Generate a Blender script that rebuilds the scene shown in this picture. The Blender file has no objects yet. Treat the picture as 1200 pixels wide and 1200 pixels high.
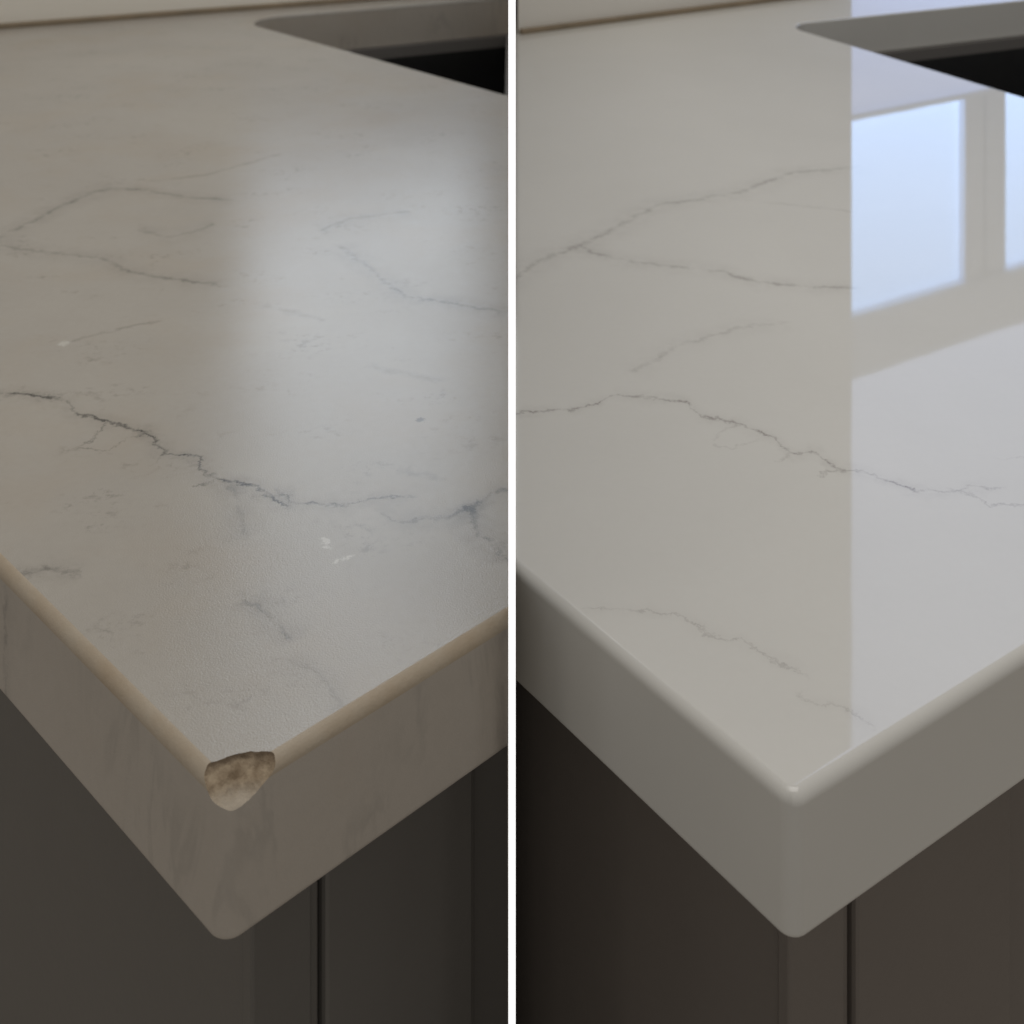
import bpy, bmesh, math, random
from mathutils import Vector, noise

S = bpy.context.scene
COL = S.collection
random.seed(7)

# ------------------------------------------------------------------ camera
H = 0.28            # lens height above the counter tops (counter top is z = 0)
F = 1600.0          # focal length in pixels of a 1200 px wide picture
HOR = -300.0        # image row of the horizon (shift lens, optical axis level)
cam_d = bpy.data.cameras.new('camera')
cam = bpy.data.objects.new('camera', cam_d)
COL.objects.link(cam)
cam.location = (0, 0, H)
cam.rotation_euler = (math.radians(90), 0, 0)
cam_d.sensor_width = 36
cam_d.lens = F / 1200 * 36
cam_d.shift_y = -(600 - HOR) / 1200
cam_d.clip_start = 0.01
cam_d.clip_end = 50
cam_d.dof.use_dof = True
cam_d.dof.focus_distance = 0.46
cam_d.dof.aperture_fstop = 22
S.camera = cam

# ------------------------------------------------------------------ light
W = bpy.data.worlds.new('World')
S.world = W
W.use_nodes = True
W.node_tree.nodes['Background'].inputs[0].default_value = (1.0, 0.95, 0.89, 1)
W.node_tree.nodes['Background'].inputs[1].default_value = 0.31

def area(name, loc, rot, sx, sy, power, color):
    l = bpy.data.lights.new(name, 'AREA')
    l.shape = 'RECTANGLE'; l.size = sx; l.size_y = sy
    l.energy = power; l.color = color
    o = bpy.data.objects.new(name, l)
    o.location = loc; o.rotation_euler = rot
    COL.objects.link(o)
    return o
# ceiling light of the kitchen
area('ceiling_lamp', (0.1, 0.55, 1.75), (0, 0, 0), 1.6, 1.2, 12.5, (1.0, 0.97, 0.93))

S.view_settings.view_transform = 'Standard'
S.view_settings.look = 'None'
S.view_settings.exposure = 0.0
S.view_settings.gamma = 1.0
S.view_settings.use_curve_mapping = False
S.render.engine = 'CYCLES'
S.cycles.max_bounces = 6
S.cycles.diffuse_bounces = 3
S.cycles.glossy_bounces = 3
S.cycles.transmission_bounces = 2

# ------------------------------------------------------------------ helpers
def gp(x, y, z=0.0):
    """ground point: where a picture position falls on the level z"""
    Y = (H - z) * F / (y - HOR)
    return Vector(((x - 600) / F * Y, Y))

def link(name, me, mat=None, parent=None):
    o = bpy.data.objects.new(name, me)
    COL.objects.link(o)
    if mat is not None:
        for m in (mat if isinstance(mat, (list, tuple)) else [mat]):
            me.materials.append(m)
    if parent is not None:
        o.parent = parent
    return o

def tag(o, label=None, cat=None, group=None, kind=None):
    if label: o['label'] = label
    if cat: o['category'] = cat
    if group: o['group'] = group
    if kind: o['kind'] = kind
    return o

def empty(name, loc=(0, 0, 0)):
    o = bpy.data.objects.new(name, None)
    o.empty_display_size = 0.05
    o.location = loc
    COL.objects.link(o)
    return o

def mesh_from(bm, name):
    me = bpy.data.meshes.new(name)
    bm.normal_update()
    bm.to_mesh(me); bm.free()
    return me

def prism(name, poly, z0, z1, mat, parent=None, bev=0.0, seg=2):
    """upright block over a plan polygon, with bevelled edges"""
    bm = bmesh.new()
    a = [bm.verts.new((p[0], p[1], z0)) for p in poly]
    b = [bm.verts.new((p[0], p[1], z1)) for p in poly]
    n = len(poly)
    bm.faces.new(list(reversed(a))); bm.faces.new(b)
    for i in range(n):
        bm.faces.new((a[i], a[(i+1) % n], b[(i+1) % n], b[i]))
    bmesh.ops.recalc_face_normals(bm, faces=bm.faces)
    if bev > 0:
        bmesh.ops.bevel(bm, geom=list(bm.edges), offset=bev, segments=seg, profile=0.5, affect='EDGES')
    me = mesh_from(bm, name)
    o = link(name, me, mat, parent)
    return o

def strip(A, d, n, u0, u1, w0, w1):
    """plan rectangle along direction d from A, from u0 to u1, between depths w0 and w1 along n"""
    return [A + d*u0 + n*w0, A + d*u1 + n*w0, A + d*u1 + n*w1, A + d*u0 + n*w1]

def hit(A, d, x):
    """distance along plan line A + d*u at which it is seen in picture column x"""
    s = (x - 600) / F
    return (s*A.y - A.x) / (d.x - s*d.y)

def isect(A, d, B, e):
    den = d.x*e.y - d.y*e.x
    w = B - A
    return A + d * ((w.x*e.y - w.y*e.x) / den)

# ------------------------------------------------------------------ materials
class NT:
    def __init__(self, name):
        self.m = bpy.data.materials.new(name)
        self.m.use_nodes = True
        self.t = self.m.node_tree
        self.bsdf = self.t.nodes['Principled BSDF']
    def n(self, typ, **kw):
        nd = self.t.nodes.new(typ)
        for k, v in kw.items(): setattr(nd, k, v)
        return nd
    def l(self, a, b): self.t.links.new(a, b)
    def math(self, op, a, b=None, c=None, clamp=False):
        nd = self.n('ShaderNodeMath', operation=op, use_clamp=clamp)
        for i, v in enumerate((a, b, c)):
            if v is None: continue
            if isinstance(v, (int, float)): nd.inputs[i].default_value = v
            else: self.l(v, nd.inputs[i])
        return nd.outputs[0]
    def vmath(self, op, a, b=None):
        nd = self.n('ShaderNodeVectorMath', operation=op)
        for i, v in enumerate((a, b)):
            if v is None: continue
            if isinstance(v, (tuple, list, Vector)): nd.inputs[i].default_value = tuple(v)
            else: self.l(v, nd.inputs[i])
        return nd.outputs['Value'] if op in ('DOT_PRODUCT', 'LENGTH', 'DISTANCE') else nd.outputs[0]
    def mapr(self, v, a, b, c, d, smooth=False):
        nd = self.n('ShaderNodeMapRange', interpolation_type='SMOOTHSTEP' if smooth else 'LINEAR')
        self.l(v, nd.inputs[0])
        for i, x in enumerate((a, b, c, d)): nd.inputs[1+i].default_value = x
        return nd.outputs[0]
    def noise(self, vec, scale, detail=4, rough=0.55, color=False, dist=0.0):
        nd = self.n('ShaderNodeTexNoise')
        nd.inputs['Scale'].default_value = scale
        nd.inputs['Detail'].default_value = detail
        nd.inputs['Roughness'].default_value = rough
        nd.inputs['Distortion'].default_value = dist
        self.l(vec, nd.inputs['Vector'])
        return nd.outputs['Color'] if color else nd.outputs['Fac']
    def mix(self, f, a, b, mode='MIX'):
        nd = self.n('ShaderNodeMix', data_type='RGBA', blend_type=mode)
        ins = [s for s in nd.inputs if s.enabled]
        for s, v in zip((nd.inputs[0], nd.inputs[6], nd.inputs[7]), (f, a, b)):
            if isinstance(v, (int, float)): s.default_value = v
            elif isinstance(v, (tuple, list)): s.default_value = tuple(v) + ((1,) if len(v) == 3 else ())
            else: self.l(v, s)
        return nd.outputs[2]
    def coord(self):
        return self.n('ShaderNodeTexCoord').outputs['Object']
    def bump(self, h, strength, dist):
        nd = self.n('ShaderNodeBump')
        nd.inputs['Strength'].default_value = strength
        nd.inputs['Distance'].default_value = dist
        self.l(h, nd.inputs['Height'])
        self.l(nd.outputs[0], self.bsdf.inputs['Normal'])
    def set(self, name, v):
        s = self.bsdf.inputs[name]
        if isinstance(v, (int, float)): s.default_value = v
        elif isinstance(v, (tuple, list)): s.default_value = tuple(v) + ((1,) if len(v) == 3 else ())
        else: self.l(v, s)

def vein(nt, co, pts, w, strength, z=0.0, halo=0.0):
    """one mineral vein of the stone: a crooked line over the top, drawn by a curve node"""
    P = [gp(x, y, z) for x, y in pts]
    U = (P[-1] - P[0]); L = U.length; U.normalize(); V = Vector((-U.y, U.x))
    pad = 0.06 * L
    tot = L + 2*pad
    uv = []
    for p in P:
        q = p - P[0]
        uv.append(((q.dot(U) + pad)/tot, q.dot(V)/tot + 0.5))
    uo = nt.math('ADD', nt.vmath('DOT_PRODUCT', co, (U.x/tot, U.y/tot, 0)), -(P[0].dot(U) - pad)/tot)
    vo = nt.math('ADD', nt.vmath('DOT_PRODUCT', co, (V.x/tot, V.y/tot, 0)), 0.5 - P[0].dot(V)/tot)
    cv = nt.n('ShaderNodeFloatCurve')
    c = cv.mapping.curves[0]
    last = -1
    good = []
    for a, b in uv:
        if a <= last + 0.004: a = last + 0.004
        last = a
        good.append((min(a, 1.0), b))
    c.points[0].location = (0, good[0][1]); c.points[1].location = (1, good[-1][1])
    for a, b in good:
        c.points.new(a, b)
    for p in c.points: p.handle_type = 'VECTOR'
    cv.mapping.update()
    nt.l(uo, cv.inputs['Value'])
    d = nt.math('MULTIPLY', nt.math('ABSOLUTE', nt.math('SUBTRACT', vo, cv.outputs[0])), tot)
    core = nt.mapr(d, 0.0, w, strength, 0.0)
    if halo:
        core = nt.math('ADD', core, nt.mapr(d, 0.0, w*7, halo*1.3, 0.0, True))
    e0 = good[0][0]; e1 = good[-1][0]
    m = nt.math('MULTIPLY', nt.mapr(uo, e0-0.03, e0+0.05, 0, 1, True), nt.mapr(uo, e1-0.05, e1+0.03, 1, 0, True))
    return nt.math('MULTIPLY', core, m)

def spot(nt, co, px, r, sy=1.0):
    p = gp(*px)
    q = nt.vmath('SUBTRACT', co, (p.x, p.y, 0))
    q = nt.vmath('MULTIPLY', q, (1, 1/sy, 1))
    return nt.mapr(nt.vmath('LENGTH', q), r*0.4, r, 1, 0, True)

def summed(nt, lst):
    o = lst[0]
    for v in lst[1:]: o = nt.math('ADD', o, v)
    return o

def stone(name, base, tint, vein_col, veins, rough, worn, edge=False):
    nt = NT(name)
    co = nt.coord()
    # crooked small-scale wander of the veins
    wob = nt.vmath('SUBTRACT', nt.noise(co, 130, 4, 0.75, color=True), (0.5, 0.5, 0.5))
    wob = nt.vmath('MULTIPLY', wob, (0.011, 0.011, 0))
    cw = nt.vmath('ADD', co, wob)
    vs = [vein(nt, cw, *v) if isinstance(v, tuple) else v for v in veins]
    f = summed(nt, vs)
    brk = nt.mapr(nt.noise(co, 75, 5, 0.7), 0.36, 0.62, 0.12, 1.15)
    f = nt.math('MULTIPLY', f, brk, clamp=True)
    cloud = nt.noise(co, 7, 5, 0.6, dist=0.4)
    fine = nt.noise(co, 260, 3, 0.7)
    col = nt.mix(nt.mapr(cloud, 0.3, 0.7, 0, 1), base, tint)
    col = nt.mix(nt.mapr(fine, 0.25, 0.75, 0.0, 0.12 if worn else 0.05), col, tuple(c*0.6 for c in base))
    if worn:
        # grainy grey blotches of the dull stone, long-drawn veining on its edge
        if edge:
            r = nt.noise(nt.vmath('MULTIPLY', co, (1, 1, 0.35)), 26, 5, 0.65, dist=0.6)
            ridge = nt.math('ABSOLUTE', nt.math('SUBTRACT', r, 0.5))
            bl = nt.math('MULTIPLY', nt.mapr(ridge, 0.0, 0.05, 0.15, 0.0, True),
                         nt.mapr(nt.noise(co, 22, 2), 0.45, 0.62, 0, 1))
        else:
            bl = nt.math('MULTIPLY', nt.mapr(nt.noise(co, 210, 4, 0.7), 0.48, 0.66, 0, 0.32, True),
                         nt.mapr(nt.noise(nt.vmath('MULTIPLY', co, (1, 1.6, 1)), 24, 4, 0.6), 0.52, 0.70, 0, 1, True))
        f = nt.math('ADD', f, bl, clamp=True)
        # tan grime rubbed into the stone
        col = nt.mix(nt.mapr(nt.noise(co, 12, 4, 0.6), 0.48, 0.75, 0, 0.30), col, (0.36, 0.29, 0.21))
    col = nt.mix(f, col, vein_col)
    if worn:
        pits = summed(nt, [spot(nt, cw, (492, 492), 0.0021), spot(nt, cw, (97, 489), 0.0022)])
        col = nt.mix(nt.math('MULTIPLY', pits, 0.75, clamp=True), col, (0.07, 0.065, 0.06))
        wht = summed(nt, [spot(nt, cw, (384, 639), 0.0022), spot(nt, cw, (408, 654), 0.0022), spot(nt, cw, (396, 656), 0.0016),
                          spot(nt, cw, (75, 402), 0.0038), spot(nt, cw, (380, 633), 0.002)])
        col = nt.mix(nt.math('MULTIPLY', wht, 0.42, clamp=True), col, (0.72, 0.70, 0.66))
    nt.set('Base Color', col)
    nt.set('IOR', 1.52 if worn else 1.58)
    if worn:
        rr = nt.mapr(nt.noise(co, 10, 1, 0.5), 0.3, 0.7, rough-0.02, rough+0.035)
        nt.set('Roughness', rr)
        g = nt.noise(co, 1500, 2, 0.6)
        g2 = nt.noise(co, 120, 4, 0.6)
        h = nt.math('ADD', nt.math('MULTIPLY', g, 0.45), nt.math('MULTIPLY', g2, 0.12))
        nt.bump(h, 0.20, 0.0008)
    else:
        nt.set('Roughness', rough)
        nt.bump(nt.noise(co, 22, 2, 0.4), 0.02, 0.001)
    return nt.m

L_V = [
    ([(-60, 450), (0, 461), (40, 463), (60, 466), (80, 472), (92, 486), (120, 492), (150, 502), (178, 507)], .0013, .95, 0, .12),
    ([(165, 505), (180, 512), (186, 522), (192, 534), (215, 533), (234, 535), (238, 552), (252, 560), (275, 565), (300, 571), (320, 583), (337, 595)], .0013, .95, 0, .14),
    ([(320, 572), (345, 590), (380, 590), (405, 592), (430, 584), (485, 580)], .0013, .65, 0, .15),
    ([(86, 526), (104, 518), (116, 506), (124, 496)], .0009, .5),
    ([(88, 525), (130, 528), (148, 514), (166, 508), (184, 513)], .0009, .5),
    ([(172, 546), (186, 541), (194, 533)], .0009, .55),
    ([(226, 570), (240, 567), (256, 561)], .0009, .5),
    ([(262, 563), (272, 575), (280, 600), (290, 632)], .0016, .25, 0, .12),
    ([(440, 596), (470, 612), (520, 606), (553, 594), (578, 578), (600, 574)], .0016, .45, 0, .15),
    ([(548, 590), (556, 612), (562, 626), (578, 636), (598, 656)], .0018, .6, 0, .2),
    ([(-20, 290), (0, 278), (40, 258), (75, 240), (110, 225), (140, 220), (170, 223), (215, 231), (270, 235)], .0030, .40, 0, .12),
    ([(175, 213), (240, 205), (330, 180)], .003, .28),
    ([(160, 270), (200, 278), (226, 272), (252, 262)], .003, .30, 0, .08),
    ([(-20, 284), (40, 294), (80, 298), (120, 303), (150, 318), (195, 325), (262, 335)], .0022, .40, 0, .10),
    ([(70, 403), (110, 393), (150, 384), (192, 375)], .0020, .36),
    ([(375, 270), (410, 256), (480, 248)], .0025, .42, 0, .1),
    ([(395, 288), (430, 311), (452, 331), (476, 348), (510, 352), (600, 367)], .0022, .50, 0, .15),
    ([(308, 358), (350, 368), (382, 376)], .004, .28),
    ([(430, 428), (470, 438), (522, 446)], .004, .26),
    ([(465, 552), (500, 556), (520, 562)], .003, .30),
    ([(284, 704), (306, 710), (320, 726), (336, 742), (346, 752)], .0014, .34, 0, .14),
    ([(322, 772), (345, 774), (370, 790), (392, 812), (400, 832)], .0014, .22, 0, .10),
    ([(0, 671), (60, 667), (96, 672)], .0016, .28, 0, .08),
]
R_V = [
    ([(560, 487), (606, 484), (640, 481), (680, 478), (705, 470), (721, 461), (740, 464), (770, 467), (804, 471), (822, 487), (850, 493), (866, 496), (882, 504), (904, 511), (916, 523), (926, 532)], .0012, .75, 0, .10),
    ([(918, 524), (930, 532), (958, 530), (968, 540), (986, 550), (1010, 553), (1045, 564), (1070, 573), (1110, 577), (1140, 571), (1172, 570)], .0012, .75, 0, .12),
    ([(1104, 571), (1132, 576), (1148, 586), (1160, 592), (1180, 590), (1240, 596)], .0011, .45),
    ([(1170, 538), (1200, 535), (1240, 538)], .0011, .2),
    ([(834, 517), (846, 505), (868, 497)], .0010, .25),
    ([(834, 522), (860, 525), (892, 512)], .0010, .25),
    ([(908, 541), (918, 537), (930, 532)], .0010, .45),
    ([(958, 559), (970, 553), (990, 552)], .0012, .45),
    ([(580, 340), (606, 324), (626, 309), (660, 295), (680, 287), (720, 268), (770, 240), (820, 233), (870, 225), (900, 212), (925, 203), (1000, 196)], .0030, .40, 0, .10),
    ([(670, 284), (700, 298), (740, 307), (800, 313), (850, 318), (866, 325), (905, 333), (950, 336), (1005, 337)], .0024, .40, 0, .10),
    ([(872, 235), (930, 240), (1000, 248)], .003, .22),
    ([(738, 436), (770, 420), (790, 405), (830, 395), (860, 385), (922, 378)], .0022, .30, 0, .06),
    ([(684, 714), (760, 716), (800, 720), (816, 732), (826, 742), (850, 748), (870, 748), (882, 758), (900, 770), (935, 785), (948, 798)], .0008, .36, 0, .05),
    ([(932, 812), (955, 823), (985, 829), (1005, 838), (1024, 852)], .0008, .32, 0, .05),
]

stone_worn = stone('worn dull quartz', (0.40, 0.375, 0.335), (0.36, 0.335, 0.30), (0.05, 0.048, 0.044), L_V, 0.185, True)
stone_new = stone('polished white quartz', (0.645, 0.635, 0.60), (0.615, 0.605, 0.57), (0.24, 0.215, 0.205), R_V, 0.03, False)

def simple(name, col, rough, col2=None, scale=8, bump=0.0, bscale=200, spec=0.5, metal=0.0):
    nt = NT(name)
    co = nt.coord()
    if col2:
        nt.set('Base Color', nt.mix(nt.mapr(nt.noise(co, scale, 5, 0.6), 0.3, 0.7, 0, 1), col, col2))
    else:
        nt.set('Base Color', col)
    nt.set('Roughness', rough)
    nt.set('Metallic', metal)
    nt.set('Specular IOR Level', spec)
    if bump: nt.bump(nt.noise(co, bscale, 4, 0.6), bump, 0.001)
    return nt.m

def glow(name, col, strength, base=(0.8, 0.8, 0.8)):
    nt = NT(name)
    nt.set('Base Color', base)
    nt.set('Roughness', 0.3)
    nt.set('Emission Color', col)
    nt.set('Emission Strength', strength)
    return nt.m

stone_side = simple('honed quartz edge', (0.58, 0.57, 0.535), 0.33, (0.555, 0.545, 0.51), 9)
side_worn = stone('worn quartz edge', (0.44, 0.40, 0.35), (0.40, 0.36, 0.31), (0.10, 0.098, 0.09),
                  [L_V[22]], 0.55, True, True)
arris_worn = simple('rubbed tan edge', (0.36, 0.285, 0.20), 0.5, (0.40, 0.345, 0.27), 40, 0.3, 300)
def broken_mat():
    nt = NT('broken raw quartz')
    co = nt.coord()
    sep = nt.n('ShaderNodeSeparateXYZ'); nt.l(co, sep.inputs[0])
    col = nt.mix(nt.mapr(nt.noise(co, 260, 5, 0.65), 0.35, 0.65, 0, 1), (0.40, 0.32, 0.225), (0.21, 0.155, 0.10))
    # shadow along the upper rim of the break, painted in as dark brown
    zz = nt.math('ADD', sep.outputs[2], nt.math('MULTIPLY', nt.noise(co, 400, 3), 0.002))
    col = nt.mix(nt.mapr(zz, -0.0008, 0.0009, 0, 0.85, True), col, (0.10, 0.07, 0.045))
    col = nt.mix(nt.mapr(zz, -0.0055, -0.0025, 0.75, 0, True), col, (0.46, 0.41, 0.34))
    nt.set('Base Color', col); nt.set('Roughness', 0.8); nt.set('Specular IOR Level', 0.2)
    nt.bump(nt.noise(co, 600, 4, 0.6), 0.8, 0.0008)
    return nt.m
broken = broken_mat()
wall_paint_l = simple('cream wall paint', (0.80, 0.765, 0.69), 0.6, (0.77, 0.735, 0.66), 5, 0.1, 300)
wall_paint_r = simple('pale wall paint', (0.74, 0.715, 0.665), 0.6, (0.71, 0.685, 0.635), 5, 0.1, 300)
sealant_m = simple('tan sealant', (0.26, 0.20, 0.13), 0.5, (0.19, 0.15, 0.10), 30)
cab_m_l = simple('grey cabinet paint', (0.120, 0.113, 0.102), 0.5, (0.111, 0.104, 0.094), 12, 0.08, 250)
cab_m_r = simple('brown grey cabinet paint', (0.150, 0.131, 0.114), 0.5, (0.138, 0.120, 0.105), 12, 0.08, 250)
sink_m = simple('black composite', (0.010, 0.010, 0.010), 0.45, (0.014, 0.014, 0.014), 60, 0.2, 500)
rim_m = simple('grey sink rim', (0.16, 0.15, 0.14), 0.4)
frame_m = simple('white window frame', (0.80, 0.86, 0.98), 0.35)
floor_m = simple('pale floor', (0.56, 0.50, 0.43), 0.5, (0.50, 0.44, 0.37), 6)
panel_m = simple('white divider board', (0.85, 0.85, 0.84), 0.5)
edge_m = glow('white edge with added glow', (1, 1, 1), 1.0)  # emission added to make the divider's front white, no lamp there
pane_r = glow('daylight pane', (0.38, 0.60, 1.0), 2.5)
pane_low_r = glow('frosted daylight pane', (0.42, 0.56, 1.0), 0.85)
blind_r = glow('blind lit through by daylight', (0.55, 0.68, 1.0), 1.05)
pane_l = glow('daylight pane seen in dull stone', (0.80, 0.89, 1.0), 2.2)
blind_l = glow('cream blind lit through', (0.82, 0.90, 1.0), 1.4)

# ------------------------------------------------------------------ setting
PT = 0.0011     # half thickness of the divider
floor_z = -0.90
bm = bmesh.new()
vs = [bm.verts.new(p) for p in ((-2.2, -0.6, floor_z), (2.6, -0.6, floor_z), (2.6, 3.2, floor_z), (-2.2, 3.2, floor_z))]
bm.faces.new(vs)
tag(link('floor', mesh_from(bm, 'floor'), floor_m), kind='structure')

WL0 = gp(0, 33); WL1 = gp(596, -12)
WLd = (WL1 - WL0).normalized(); WLn = Vector((-WLd.y, WLd.x))
WR0 = gp(605, 40); WR1 = gp(1000, -11)
WRd = (WR1 - WR0).normalized(); WRn = Vector((-WRd.y, WRd.x))
WT = 0.09
WALL_TOP = 1.45

def wall(name, A, d, n, u0, u1, holes, mat, xcut=None):
    """wall block with a rectangular window opening, built from abutting panels"""
    (h0, h1, z0, z1) = holes
    bm = bmesh.new()
    def blk(a, b, c, e):
        P = strip(A, d, n, a, b, 0, WT)
        lo = [bm.verts.new((p.x, p.y, c)) for p in P]; hi = [bm.verts.new((p.x, p.y, e)) for p in P]
        bm.faces.new(lo[::-1]); bm.faces.new(hi)
        for i in range(4): bm.faces.new((lo[i], lo[(i+1) % 4], hi[(i+1) % 4], hi[i]))
    blk(u0, h0, floor_z, WALL_TOP)
    if xcut is not None:
        for v in bm.verts:
            if v.co.x < xcut: v.co.y += (xcut - v.co.x)*d.y/d.x; v.co.x = xcut
    if h1 < u1: blk(h1, u1, floor_z, WALL_TOP)
    blk(h0, h1, floor_z, z0)
    blk(h0, h1, z1, WALL_TOP)
    bmesh.ops.remove_doubles(bm, verts=bm.verts, dist=1e-5)
    bmesh.ops.recalc_face_normals(bm, faces=bm.faces)
    return tag(link(name, mesh_from(bm, name), mat), kind='structure')

def wu(A, d, x):  # distance along a wall for a position seen in column x
    return hit(A, d, x)

# left window opening and right window opening (distances along the walls, heights above the counter)
lw0 = wu(WL0, WLd, 292); lw1 = (WL1 - WL0).length - 0.006
rw0 = wu(WR0, WRd, 998)
LW = (lw0, lw1, 0.10, 1.15)
RW = (rw0, rw0 + 0.95, 0.004, 1.25)
wl = wall('wall_left', WL0, WLd, WLn, -0.75, (WL1-WL0).length, LW, wall_paint_l)
wr = wall('wall_right', WR0, WRd, WRn, 0.002, 1.75, RW, wall_paint_r, PT + 0.0003)

def vbox(name, A, d, n, u0, u1, w0, w1, z0, z1, mat, parent, bev=0.0):
    return prism(name, strip(A, d, n, u0, u1, w0, w1), z0, z1, mat, parent, bev)

# sealant bead along the foot of each wall
vbox('sealant_strip', WL0, WLd, WLn, -0.72, (WL1-WL0).length - 0.004, -0.006, 0.001, -0.001, 0.005, sealant_m, wl, 0.0018)
vbox('sealant_strip', WR0, WRd, WRn, 0.003, rw0 - 0.002, -0.006, 0.001, -0.001, 0.005, sealant_m, wr, 0.0018)

# right window: frosted low pane, clear panes, centre post, cross rail, roller blind above
def at3(A, d, n, u, w, z):
    p = A + d*u + n*w
    return (p.x, p.y, z)
win = empty('window', at3(WR0, WRd, WRn, rw0, 0, RW[2]))
win.rotation_euler = (0, 0, 0)
def wpart(name, root, A, d, n, u0, u1, w0, w1, z0, z1, mat, bev=0.0):
    o = prism(name, strip(A, d, n, u0, u1, w0, w1), z0, z1, mat, None, bev)
    o.parent = root
    o.matrix_parent_inverse = root.matrix_basis.inverted()
    return o
u1m = wu(WR0, WRd, 1136); u2m = wu(WR0, WRd, 1184)
ue = RW[1]
wpart('frosted_pane', win, WR0, WRd, WRn, rw0+.001, ue-.001, .010, .016, .006, .1435, pane_low_r)
wpart('sill_rail', win, WR0, WRd, WRn, rw0+.001, ue-.001, .004, .040, .1435, .150, frame_m, .001)
wpart('pane', win, WR0, WRd, WRn, rw0+.002, u1m, .016, .022, .150, .372, pane_r)
wpart('post', win, WR0, WRd, WRn, u1m, u1m+(u2m-u1m)*.46, .006, .040, .150, .372, frame_m, .002)
wpart('post', win, WR0, WRd, WRn, u1m+(u2m-u1m)*.54, u2m, .006, .040, .150, .372, frame_m, .002)
wpart('pane', win, WR0, WRd, WRn, u2m, u2m+.24, .016, .022, .150, .372, pane_r)
wpart('post', win, WR0, WRd, WRn, u2m+.24, u2m+.30, .006, .040, .150, .372, frame_m, .002)
wpart('pane', win, WR0, WRd, WRn, u2m+.30, ue-.002, .016, .022, .150, .372, pane_r)
wpart('cross_rail', win, WR0, WRd, WRn, rw0+.001, ue-.001, .003, .040, .372, .444, frame_m, .002)
wpart('roller_blind', win, WR0, WRd, WRn, rw0+.002, ue-.002, .008, .011, .444, RW[3]-.002, blind_r)
tag(win, 'daylit window mirrored in the polished counter, with white rails and a pale blind', 'window')

winl = empty('window', at3(WL0, WLd, WLn, lw0, 0, LW[2]))
lm = wu(WL0, WLd, 562)
wpart('sill_rail', winl, WL0, WLd, WLn, lw0+.001, lw1-.001, .004, .040, LW[2]+.001, .215, frame_m, .001)
wpart('pane', winl, WL0, WLd, WLn, lw0+.002, lm, .016, .022, .215, .70, pane_l)
wpart('post', winl, WL0, WLd, WLn, lm, lw1-.002, .006, .040, .215, .70, frame_m, .002)
wpart('cross_rail', winl, WL0, WLd, WLn, lw0+.001, lw1-.001, .003, .040, .70, .75, frame_m, .002)
wpart('roller_blind', winl, WL0, WLd, WLn, lw0+.002, lw1-.002, .008, .011, .75, LW[3]-.002, blind_l)
tag(winl, 'window behind the worn counter, its glare spread soft over the dull stone', 'window')

# ------------------------------------------------------------------ slabs
def offset_loop(P, dist, wt=None):
    """move a closed plan loop (counter-clockwise) inwards by dist, mitred; wt scales each edge's move"""
    n = len(P); out = []
    for i in range(n):
        a, b, c = P[i-1], P[i], P[(i+1) % n]
        d1 = (b-a).normalized(); d2 = (c-b).normalized()
        n1 = Vector((-d1.y, d1.x)); n2 = Vector((-d2.y, d2.x))
        w1 = wt[i-1] if wt else 1.0; w2 = wt[i] if wt else 1.0
        det = n1.x*n2.y - n1.y*n2.x
        if abs(det) < 0.02:
            m = (n1*w1 + n2*w2)/2
        else:
            m = Vector(((w1*n2.y - w2*n1.y)/det, (w2*n1.x - w1*n2.x)/det))
        out.append(b + m*dist)
    return out

def edge_weights(P, lines):
    """weight of each loop edge: lines = [(point, direction, weight)], 1 elsewhere"""
    out = []
    n = len(P)
    for i in range(n):
        a, b = P[i], P[(i+1) % n]
        w = 1.0
        for A, d, k in lines:
            nn = Vector((-d.y, d.x))
            if abs((a-A).dot(nn)) < 2e-4 and abs((b-A).dot(nn)) < 2e-4: w = k
        out.append(w)
    return out

def round_corners(P, radii, seg=10):
    out = []; n = len(P)
    for i in range(n):
        r = radii.get(i, 0)
        a, b, c = P[i-1], P[i], P[(i+1) % n]
        if r <= 0:
            out.append(b.copy()); continue
        d1 = (a-b).normalized(); d2 = (c-b).normalized()
        ang = d1.angle(d2)
        t = r / math.tan(ang/2)
        cen = b + (d1+d2).normalized() * (r/math.sin(ang/2))
        p0 = b + d1*t; p1 = b + d2*t
        a0 = math.atan2(p0.y-cen.y, p0.x-cen.x); a1 = math.atan2(p1.y-cen.y, p1.x-cen.x)
        da = (a1-a0+math.pi) % (2*math.pi) - math.pi
        for k in range(seg+1):
            t_ = a0 + da*k/seg
            out.append(cen + Vector((math.cos(t_), math.sin(t_)))*r)
    return out

def ccw(P):
    s = sum(P[i-1].x*P[i].y - P[i].x*P[i-1].y for i in range(len(P)))
    return P if s > 0 else P[::-1]

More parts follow.
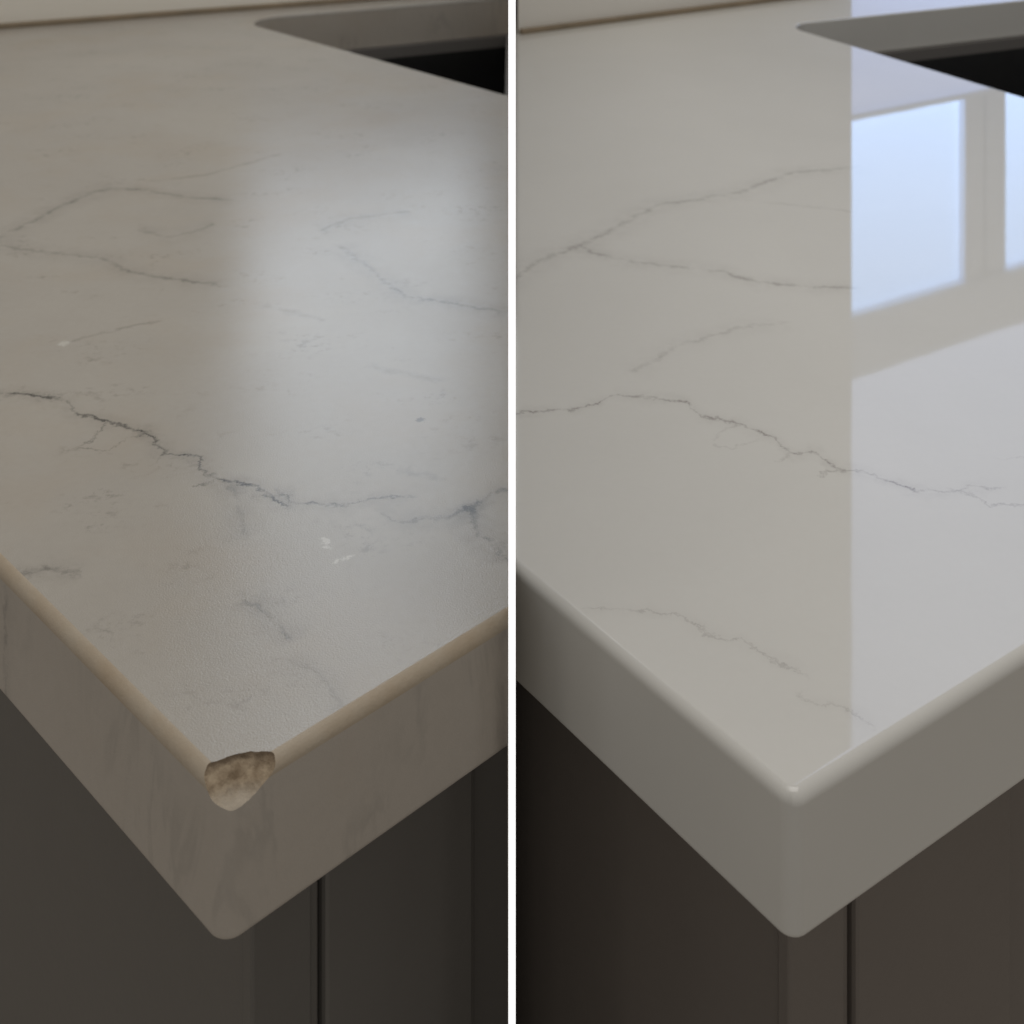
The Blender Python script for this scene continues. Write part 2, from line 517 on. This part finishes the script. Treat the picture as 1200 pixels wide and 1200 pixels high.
def slab(name, outer, hole, t, r, rb, rh, mats, wt=None):
    prof = []   # inward offset, height, material
    ns = 10
    prof.append((r + 0.0006, 0.0))
    for k in range(ns+1):
        a = math.pi/2 * k/ns
        prof.append((r - r*math.sin(a), -(r - r*math.cos(a))))
    prof.append((0.0, -r-0.0006))
    prof.append((0.0, -t+rb+0.0006))
    for k in range(4):
        a = math.pi/2 * k/3
        prof.append((rb - rb*math.cos(a), -t + rb - rb*math.sin(a)))
    prof.append((rb+0.0006, -t))
    bm = bmesh.new()
    def sweep(P, prof, sgn, arris=True):
        rings = []
        for off, z in prof:
            Q = offset_loop(P, off*sgn, wt if sgn > 0 else None)
            rings.append([bm.verts.new((q.x, q.y, z)) for q in Q])
        n = len(P)
        for j in range(len(rings)-1):
            for i in range(n):
                f = bm.faces.new((rings[j][i], rings[j][(i+1) % n], rings[j+1][(i+1) % n], rings[j+1][i]))
                f.smooth = True
                if arris and len(mats) > 2 and 1 <= j <= ns and (wt is None or wt[i] > 0.9): f.material_index = 1
                elif arris and j > ns: f.material_index = 1 if len(mats) == 2 else 3
        return rings[0], rings[-1]
    tops = []; bots = []
    a, b = sweep(outer, prof, 1); tops.append(a); bots.append(b)
    if hole:
        s = rh / r
        ph = [(o*s if z > -r-1e-6 and z > -t/2 else o, z*s if z > -t/2 else z) for o, z in prof]
        a, b = sweep(hole, ph, -1, False); tops.append(a); bots.append(b)
    for loops in (tops, bots):
        es = []
        for lp in loops:
            for i in range(len(lp)):
                e = bm.edges.get((lp[i], lp[(i+1) % len(lp)]))
                es.append(e)
        res = bmesh.ops.triangle_fill(bm, use_beauty=True, edges=es)
        for g in res['geom']:
            if isinstance(g, bmesh.types.BMFace): g.smooth = False
    bmesh.ops.remove_doubles(bm, verts=bm.verts, dist=2e-6)
    bmesh.ops.dissolve_degenerate(bm, edges=bm.edges, dist=1e-6)
    bmesh.ops.recalc_face_normals(bm, faces=bm.faces)
    print(name, 'open edges', sum(1 for e in bm.edges if len(e.link_faces) != 2))
    for e in bm.edges:
        if len(e.link_faces) == 2 and e.calc_face_angle() > math.radians(35): e.smooth = False
    if len(mats) == 2:          # the dull run of the arris
        for f in bm.faces:
            if f.normal.x < -0.15 and f.normal.z > -0.5: f.material_index = 1
    return link(name, mesh_from(bm, name), mats)

# --- left slab: outline walks round the sink cut-out, which runs up to the divider
TL = 0.0420
cl = gp(261, 929)
dLl = (gp(0, 665) - cl).normalized()
dLr = (gp(596, 722) - cl).normalized()
end_r = isect(cl, dLr, Vector((-PT, 0)), Vector((0, 1)))
hc = gp(275, 23)
hn = isect(hc, (gp(596, 112) - hc).normalized(), Vector((-PT, 0)), Vector((0, 1)))
hf = isect(hc, (gp(596, -4) - hc).normalized(), Vector((-PT, 0)), Vector((0, 1)))
wp = WL1.copy(); wp = isect(WL0, WLd, Vector((-PT, 0)), Vector((0, 1)))
wq = isect(cl, dLl, WL0, WLd)
wq_lim = cl + dLl*0.62
PL = [cl, end_r, hn, hc, hf, wp, wq]
PLr = round_corners(PL, {0: 0.006, 3: 0.034}, 12)
UPX = Vector((0, 1))
wtL = edge_weights(PLr, [(Vector((-PT, 0)), UPX, 0.0), (WL0, WLd, 0.0), (hc, (hn-hc).normalized(), 0.35), (hc, (hf-hc).normalized(), 0.35)])
wtL = [0.35 if (PLr[i]-hc).length < 0.09 and (PLr[(i+1) % len(PLr)]-hc).length < 0.09 else w for i, w in enumerate(wtL)]
left = slab('worn_countertop', PLr, None, TL, 0.0037, 0.0012, 0.0015, [stone_worn, arris_worn, broken, side_worn], wtL)

# --- right slab
TR = 0.0388
cr = gp(929, 937)
dRl = (gp(606, 666) - cr).normalized()
dRr = (gp(1200, 767) - cr).normalized()
pr0 = isect(cr, dRl, Vector((PT, 0)), Vector((0, 1)))
pr1 = isect(WR0, WRd, Vector((PT, 0)), Vector((0, 1)))
far_u = 1.35
pr2 = WR0 + WRd*far_u
pr3 = cr + dRr*(far_u - 0.05)
hr = gp(917, 29)
hd1 = (gp(1200, 114) - hr).normalized()
hd2 = (gp(1200, 0) - hr).normalized()
PRr = round_corners([cr, pr3, pr2, pr1, pr0], {0: 0.005}, 12)
HR = [hr, hr + hd1*0.40, hr + hd1*0.40 + hd2*0.55, hr + hd2*0.55]
HRr = round_corners(ccw(HR), {0: 0.032, 1: 0.032, 2: 0.032, 3: 0.032}, 10)
right = slab('polished_countertop', PRr, HRr, TR, 0.0034, 0.0010, 0.0015, [stone_new, stone_side],
             edge_weights(PRr, [(Vector((PT, 0)), UPX, 0.0), (WR0, WRd, 0.0)]))
tag(right, 'polished white quartz countertop with crisp intact corner and sharp window reflection', 'countertop')

# --- chipped corner of the left slab: cut away with a rough lump
def chip():
    Lp = Vector((*gp(223, 910), 0)); Rp = Vector((*gp(338, 887), 0)); Bp = Vector((cl.x + 0.0006, cl.y + 0.0025, -0.0066))
    nrm = (Rp - Lp).cross(Bp - Lp).normalized()
    if nrm.y > 0: nrm = -nrm      # towards the viewer, away from the stone
    # circumcentre
    a = Rp - Lp; b = Bp - Lp; axb = a.cross(b)
    cc = Lp + (axb.cross(a)*b.length_squared + b.cross(axb)*a.length_squared) / (2*axb.length_squared)
    rc = (cc - Lp).length
    R = rc*1.9
    cen = cc + nrm*math.sqrt(R*R - rc*rc)
    bm = bmesh.new()
    bmesh.ops.create_icosphere(bm, subdivisions=6, radius=1.0)
    for v in bm.verts:
        p = v.co.normalized()
        q = cen + p*R
        k = noise.fractal(q*330, 1.0, 2.0, 4)*0.00045 + noise.noise(q*110 + Vector((3, 5, 2)))*0.0005
        v.co = cen + p*(R + k)
    for f in bm.faces: f.smooth = False
    me = mesh_from(bm, 'cutter')
    for _ in range(2): me.materials.append(broken)
    me.materials.append(broken)
    for p in me.polygons: p.material_index = 2
    cut = bpy.data.objects.new('cutter', me); COL.objects.link(cut)
    md = left.modifiers.new('b', 'BOOLEAN'); md.operation = 'DIFFERENCE'; md.object = cut; md.solver = 'EXACT'
    dg = bpy.context.evaluated_depsgraph_get()
    me2 = bpy.data.meshes.new_from_object(left.evaluated_get(dg))
    left.modifiers.clear()
    COL.objects.unlink(cut); bpy.data.objects.remove(cut)
    # the broken face becomes a part of its own
    ms = [m.name if m else '' for m in me2.materials]
    bi = [i for i, m in enumerate(me2.materials) if m == broken]
    b1 = bmesh.new(); b1.from_mesh(me2)
    b2 = b1.copy()
    bmesh.ops.delete(b1, geom=[f for f in b1.faces if f.material_index in bi], context='FACES')
    bmesh.ops.delete(b2, geom=[f for f in b2.faces if f.material_index not in bi], context='FACES')
    print('chip faces', len(b2.faces), 'slab faces', len(b1.faces), ms)
    b1.to_mesh(me2); b1.free()
    left.data = me2
    for f in b2.faces: f.material_index = 0; f.smooth = False
    me3 = mesh_from(b2, 'broken_corner')
    o = link('broken_corner', me3, broken, left)
    o['label'] = 'chipped tan broken corner of the slab'
chip()
tag(left, 'worn dull grey-beige quartz countertop with a chipped corner and rubbed tan edges', 'countertop')

# ------------------------------------------------------------------ sinks
def sink(name, hole, t, label, closed_to=None):
    root = empty(name, (sum(p.x for p in hole)/len(hole), sum(p.y for p in hole)/len(hole), -0.24))
    inv = root.matrix_basis.inverted()
    inn = offset_loop(hole, 0.005); out = offset_loop(hole, -0.018); low = offset_loop(hole, 0.012)
    if closed_to is not None:
        for lp in (inn, out, low):
            for p in lp:
                p.x = min(p.x, closed_to)
    def ring(levels, nm, mat):
        bm = bmesh.new(); R = []
        for lp, z in levels:
            R.append([bm.verts.new((p.x, p.y, z)) for p in lp])
        n = len(hole)
        for j in range(len(R)-1):
            for i in range(n):
                bm.faces.new((R[j][i], R[j][(i+1) % n], R[j+1][(i+1) % n], R[j+1][i]))
        return bm, R
    bm, R = ring([(out, -t-.003), (out, -t-.0003), (inn, -t-.0003), (inn, -t-.012)], 'rim', rim_m)
    o = link('rim', mesh_from(bm, 'rim'), rim_m, root); o.matrix_parent_inverse = inv
    bm, R = ring([(inn, -t-.012), (low, -t-.19)], 'basin', sink_m)
    bm.faces.new(R[-1])
    o = link('basin', mesh_from(bm, 'basin'), sink_m, root); o.matrix_parent_inverse = inv
    tag(root, label, 'sink')
HLp = [hn, hc, hf]
HLr = round_corners(ccw([hf, hc, hn]), {}, 4)
hol = [p for p in round_corners([hn, hf, hc] if True else HLp, {2: 0.034}, 8)]
sink('undermount_sink', ccw(hol), TL, 'black undermount sink set in the worn countertop', -PT-0.0004)
sink('undermount_sink', HRr, TR, 'black undermount sink set in the polished white countertop')

# ------------------------------------------------------------------ cabinets
def cabinet(name, c, dl, dr, t, a, b, marks, mat, label, u_end, v_end, xc=None, xc2=None):
    """dl, dr: directions of the two slab edges; a, b: overhangs"""
    cc = c + dl*a + dr*b
    root = empty(name, (cc.x, cc.y, floor_z))
    inv = root.matrix_basis.inverted()
    zt = -t - 0.0006
    def clip(poly):
        # pieces that run up to the divider end flush against it
        if xc is None: return poly
        m = max(p.x for p in poly)
        if m < xc - 0.012: return poly
        out = list(poly)
        for k in (1, 2): out[k] = isect(poly[k], dr, Vector((xc, 0)), Vector((0, 1)))
        return out
    def P(nm, poly, z0, z1, bev, parent=None):
        if nm in ('face_frame', 'door'): poly = clip(poly)
        o = prism(nm, poly, z0, z1, mat, root, bev)
        o.matrix_parent_inverse = inv
        return o
    g0, g1, p0, p1 = [hit(cc, dr, x) for x in marks]
    kick = floor_z + 0.10
    # end panel under one slab edge, butting behind the corner post
    ep = strip(cc, dl, dr, 0.0053, v_end, 0.0012, 0.019)
    if xc2 is not None:
        for k in (1, 2): ep[k] = isect(ep[k], dl, Vector((xc2, 0)), Vector((0, 1)))
    P('end_panel', ep, kick, zt, 0.0004)
    # corner post
    P('corner_post', strip(cc, dr, dl, 0.0, g0, 0.0, 0.005), kick, zt, 0.0009)
    # slim bead strip between post and door
    gap = (g1 - g0)
    P('filler_strip', strip(cc, dr, dl, g0 + gap*.16, g0 + gap*.80, 0.002, 0.0158), kick, zt, 0.0008)
    # rail behind the gap and the doors
    P('face_frame', strip(cc, dr, dl, g0 - 0.001, u_end, 0.016, 0.030), kick, zt, 0.0)
    # framed door
    zb = kick + 0.004; zd = zt - 0.003
    rail = max(p0 - g1, 0.02)
    door = P('door', strip(cc, dr, dl, p0 - 0.004, u_end - 0.004, 0.0075, 0.0155), zb + 0.002, zd - 0.002, 0.0)
    def D(nm, poly, z0, z1, bev):
        o = prism(nm, poly, z0, z1, mat, door, bev)
        o.matrix_parent_inverse = (root.matrix_basis @ inv).inverted()
        return o
    D('stile', strip(cc, dr, dl, g1, p0, 0.0, 0.0155), zb, zd, 0.0016)
    far = u_end - rail if u_end - rail > p1 + 0.02 else u_end
    if far < u_end:
        D('stile', strip(cc, dr, dl, far, u_end, 0.0, 0.0155), zb, zd, 0.0016)
    D('bead', strip(cc, dr, dl, p0 + 0.0002, p1, 0.0035, 0.0075), zb + rail, zd, 0.0012)
    D('rail', strip(cc, dr, dl, p0 + 0.0003, far - 0.0003, 0.0002, 0.0155), zb, zb + rail, 0.0016)
    P('toe_kick', strip(cc, dr, dl, 0.03, u_end, 0.045, 0.060), floor_z, kick, 0.0)
    P('toe_kick', strip(cc, dl, dr, 0.062, v_end, 0.045, 0.060), floor_z, kick, 0.0)
    tag(root, label, 'cabinet')

u_end_l = isect(cl + dLl*.018 + dLr*.021, dLr, Vector((-PT-.0006, 0)), Vector((0, 1)))
cabL = cl + dLl*.018 + dLr*.021
cabinet('base_cabinet', cl, dLl, dLr, TL, .018, .021, (366, 381, 556, 566), cab_m_l,
        'dark grey base cabinet under the worn chipped countertop', (u_end_l - cabL).length, 0.52, -PT-.0006)
cabinet('base_cabinet', cr, dRl, dRr, TR, .020, .020, (990, 1003, 1186, 1196), cab_m_r,
        'brownish grey base cabinet under the polished countertop', 0.62, (isect(cr + dRl*.02 + dRr*.02, dRl, Vector((PT+.0005, 0)), Vector((0, 1))) - (cr + dRl*.02 + dRr*.02)).length, None, PT + 0.0003)

# ------------------------------------------------------------------ added divider
dv = empty('divider_panel', (0, 0.44, floor_z))
y0 = min(pr0.y, end_r.y) - 0.008
inv = dv.matrix_basis.inverted()
hw = 4.2 / F * y0
o = prism('board', [Vector((-PT+.0001, y0+.004)), Vector((PT-.0001, y0+.004)), Vector((PT-.0001, 1.60)), Vector((-PT+.0001, 1.60))], 0.0004, 0.30, panel_m, dv)  # added board, unseen behind the strip, keeps the light of both halves apart
o.matrix_parent_inverse = inv
o = prism('added_glow_strip', [Vector((-hw, y0)), Vector((hw, y0)), Vector((hw, y0+.004)), Vector((-hw, y0+.004))], floor_z, 0.301, [panel_m, edge_m], dv)
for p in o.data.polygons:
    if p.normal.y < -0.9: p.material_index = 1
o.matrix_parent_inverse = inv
tag(dv, 'thin upright white divider panel added between the two countertops, front edge with added glow', 'divider')
